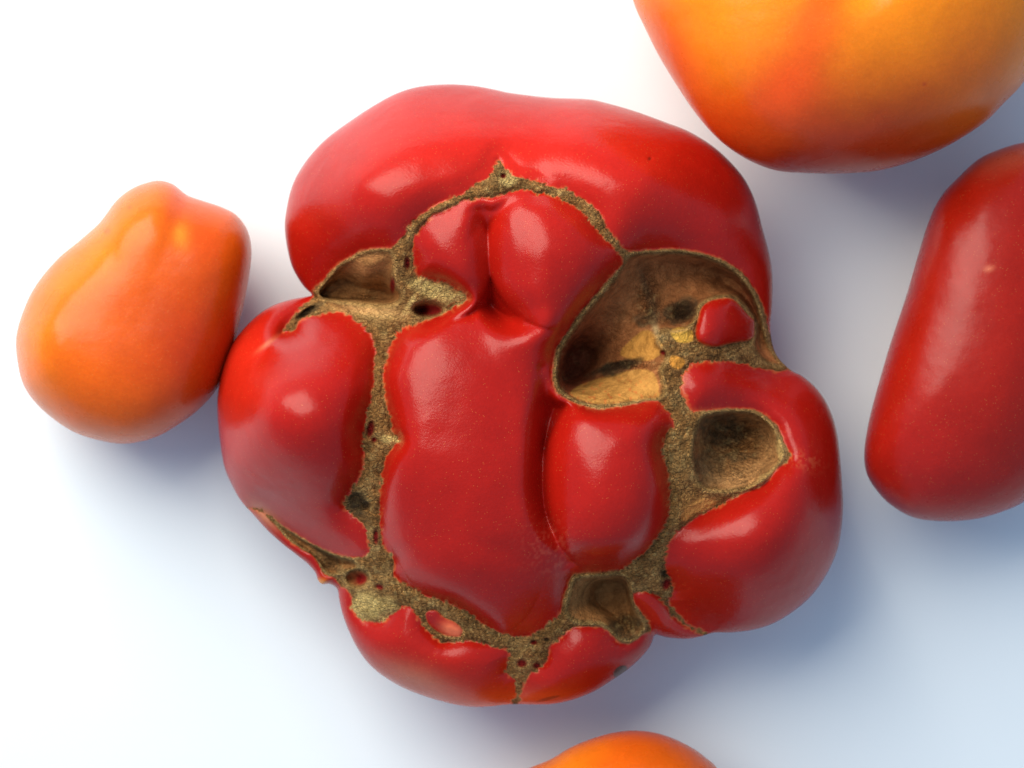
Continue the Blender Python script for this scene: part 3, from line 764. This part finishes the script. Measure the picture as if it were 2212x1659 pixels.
    paintc((0.58, 0.40, 0.16), 0.45 * grain * sstep(0.3, 1.8, fb)); paintc((0.11, 0.055, 0.02), 0.55 * grain * sstep(0.3, 1.8, -fb))
    paintc((0.13, 0.065, 0.022), 0.3 * grain * sstep(0.35, 0.75, vnoise(x, y, 10, 63) + 0.3 * vnoise(x, y, 5, 64)))
    for (px, py, rx, ry, dg, a) in ((1100, 390, 20, 16, 0, .8), (930, 625, 60, 18, 20, .8), (985, 650, 26, 14, -20, .8), (883, 660, 10, 30, 25, .7), (843, 950, 20, 10, 0, 1), (790, 1310, 34, 36, 0, .8), (830, 1315, 34, 30, 0, .6),
                                    (1690, 975, 14, 40, -10, .8), (1625, 1060, 60, 6, -27, 1), (850, 1200, 10, 8, 0, .7), (1260, 876, 60, 6, 12, .9), (1360, 872, 60, 4, -6, .8), (1655, 1030, 30, 8, -40, .8), (810, 680, 60, 12, 5, .4)):
        paintc((0.62, 0.48, 0.19), a * sstep(0.2, 0.7, gauss(x + wv * .5, y + wv * .5, px, py, rx, ry, dg)))
    g = gauss(x, y, 800, 672, 85, 15, 4); paintc((0.58, 0.34, 0.13), 0.85 * g)
    paintc((0.50, 0.24, 0.07), 0.7 * gauss(x, y, 1500, 1095, 40, 26, -25))
    paintc((0.46, 0.25, 0.10), 0.8 * gauss(x, y, 1600, 1030, 75, 34, -15))
    paintc((0.40, 0.22, 0.09), 0.6 * gauss(x, y, 1660, 960, 26, 50, -10))
    paintc((0.34, 0.17, 0.06), 0.8 * gauss(x, y, 785, 585, 60, 40, -20))
    paintc((0.40, 0.26, 0.10), 0.8 * np.exp(-((cs + 4) / 4) ** 2))
    paintc((0.22, 0.012, 0.010), redh)
    paintc((0.03, 0.018, 0.01), 0.8 * np.clip(hole - redh, 0, 1))
    pit = sstep(0, 8, cs) * np.maximum(gauss(x, y, 930, 671, 34, 16), gauss(x, y, 782, 1252, 16, 16))
    paintc((0.28, 0.015, 0.012), np.clip(pit * 1.4, 0, 1))
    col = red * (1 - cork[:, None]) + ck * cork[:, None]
    chip = (label == 9) * sstep(-2, 3, ssd)
    gch = (chip * np.clip(gauss(x, y, 978, 1362, 26, 14, 25) * 1.3, 0, 1))[:, None]; col = col * (1 - gch) + np.array((0.82, 0.17, 0.07)) * gch
    gch = (chip * 0.7 * gauss(x, y, 930, 1330, 24, 20, 25))[:, None]; col = col * (1 - gch) + np.array((0.25, 0.01, 0.01)) * gch
    # ------------- to metres, split into the parts one can tell apart
    X, Y, Z = at(x, y, z)
    cx, cy, _ = at(CEN[0], CEN[1], ZM)
    P = np.stack([X - cx, Y - cy, Z], 1)
    Q = Q[:, ::-1]
    nn = np.cross(P[Q[:, 2]] - P[Q[:, 0]], P[Q[:, 3]] - P[Q[:, 1]])
    if (nn * (P[Q[:, 0]] - [0, 0, ZM * S])).sum() < 0: Q = Q[:, ::-1]
    VN = vertex_normals(P, Q)
    fx = x[Q].mean(1); fy = y[Q].mean(1); fs = ssd[Q].mean(1); fu = D[Q, 2].mean(1)
    fl = label[Q[np.arange(len(Q)), ssd[Q].argmax(1)]] + 1
    fl = np.where(D[Q, 2].mean(1) < 0, label2[Q[:, 0]] + 1, fl)
    ix = np.clip(((fx - GX0) / GS).round().astype(int), 0, GNX - 1); iy = np.clip(((fy - GY0) / GS).round().astype(int), 0, GNY - 1)
    fc = cav_lab[iy, ix]
    part = np.where((fs > 0) | (fu < -0.25), fl, np.where(fc > 0, 100 + fc, 0))
    root = bpy.data.objects.new('knobbly_tomato', None); C.objects.link(root)
    root.location = (cx, cy, 0); root.empty_display_size = 0.02
    root['label'] = 'large knobbly red tomato with brown corky scars and hollows, in the middle'
    root['category'] = 'tomato'
    names = {0: ('corky_scar', 'brown corky scar winding between the red lobes')}
    kinds = {'upper_lobe': ('lobe', 'broad smooth red lobe arching over the top'), 'middle_lobe': ('lobe', 'creased red lobe in the middle, ringed by scar'),
             'left_lobe': ('lobe', 'rounded red lobe on the left with a soft highlight'), 'lower_left_fold': ('fold', 'thin red fold under the left lobe'),
             'right_lobe': ('lobe', 'red lobe on the right curling round a dark hollow'), 'bottom_left_lobe': ('lobe', 'red lobe at the bottom left with an orange underside'),
             'bottom_right_lobe': ('lobe', 'shaded red lobe at the bottom with a black mark'), 'small_fold': ('fold', 'small dark red fold tucked below the right lobe'),
             'skin_nub': ('nub', 'small red nub inside the large hollow'), 'skin_chip': ('nub', 'tiny orange red chip of skin in the lower scar')}
    for i, s in enumerate(SKIN): names[i + 1] = kinds[s[0]]
    cl = ['light brown hollow below the upper lobe on the left', 'largest hollow, dark brown with ochre patches', 'mouldy dark hollow inside the right lobe', 'dark hollow at the bottom between lobes',
          'narrow dark gap under the left lobe', 'small pit with a dark red inside beside the left hollow', 'small dark red pit at the lower left']
    for i, s in enumerate(CAVS): names[101 + i] = (s[0], cl[i])
    for pid in np.unique(part):
        sel = Q[part == pid]
        if len(sel) < 4: continue
        vs, inv = np.unique(sel, return_inverse=True)
        q = inv.reshape(-1, 4)
        o = build_mesh(names[pid][0], P[vs], q, MAT_MAIN, parent=root, color=col[vs], attrs={'cork': cork[vs], 'grain': grain[vs]}, normals=VN[vs])
        o['label'] = names[pid][1]
    return root
knobbly()
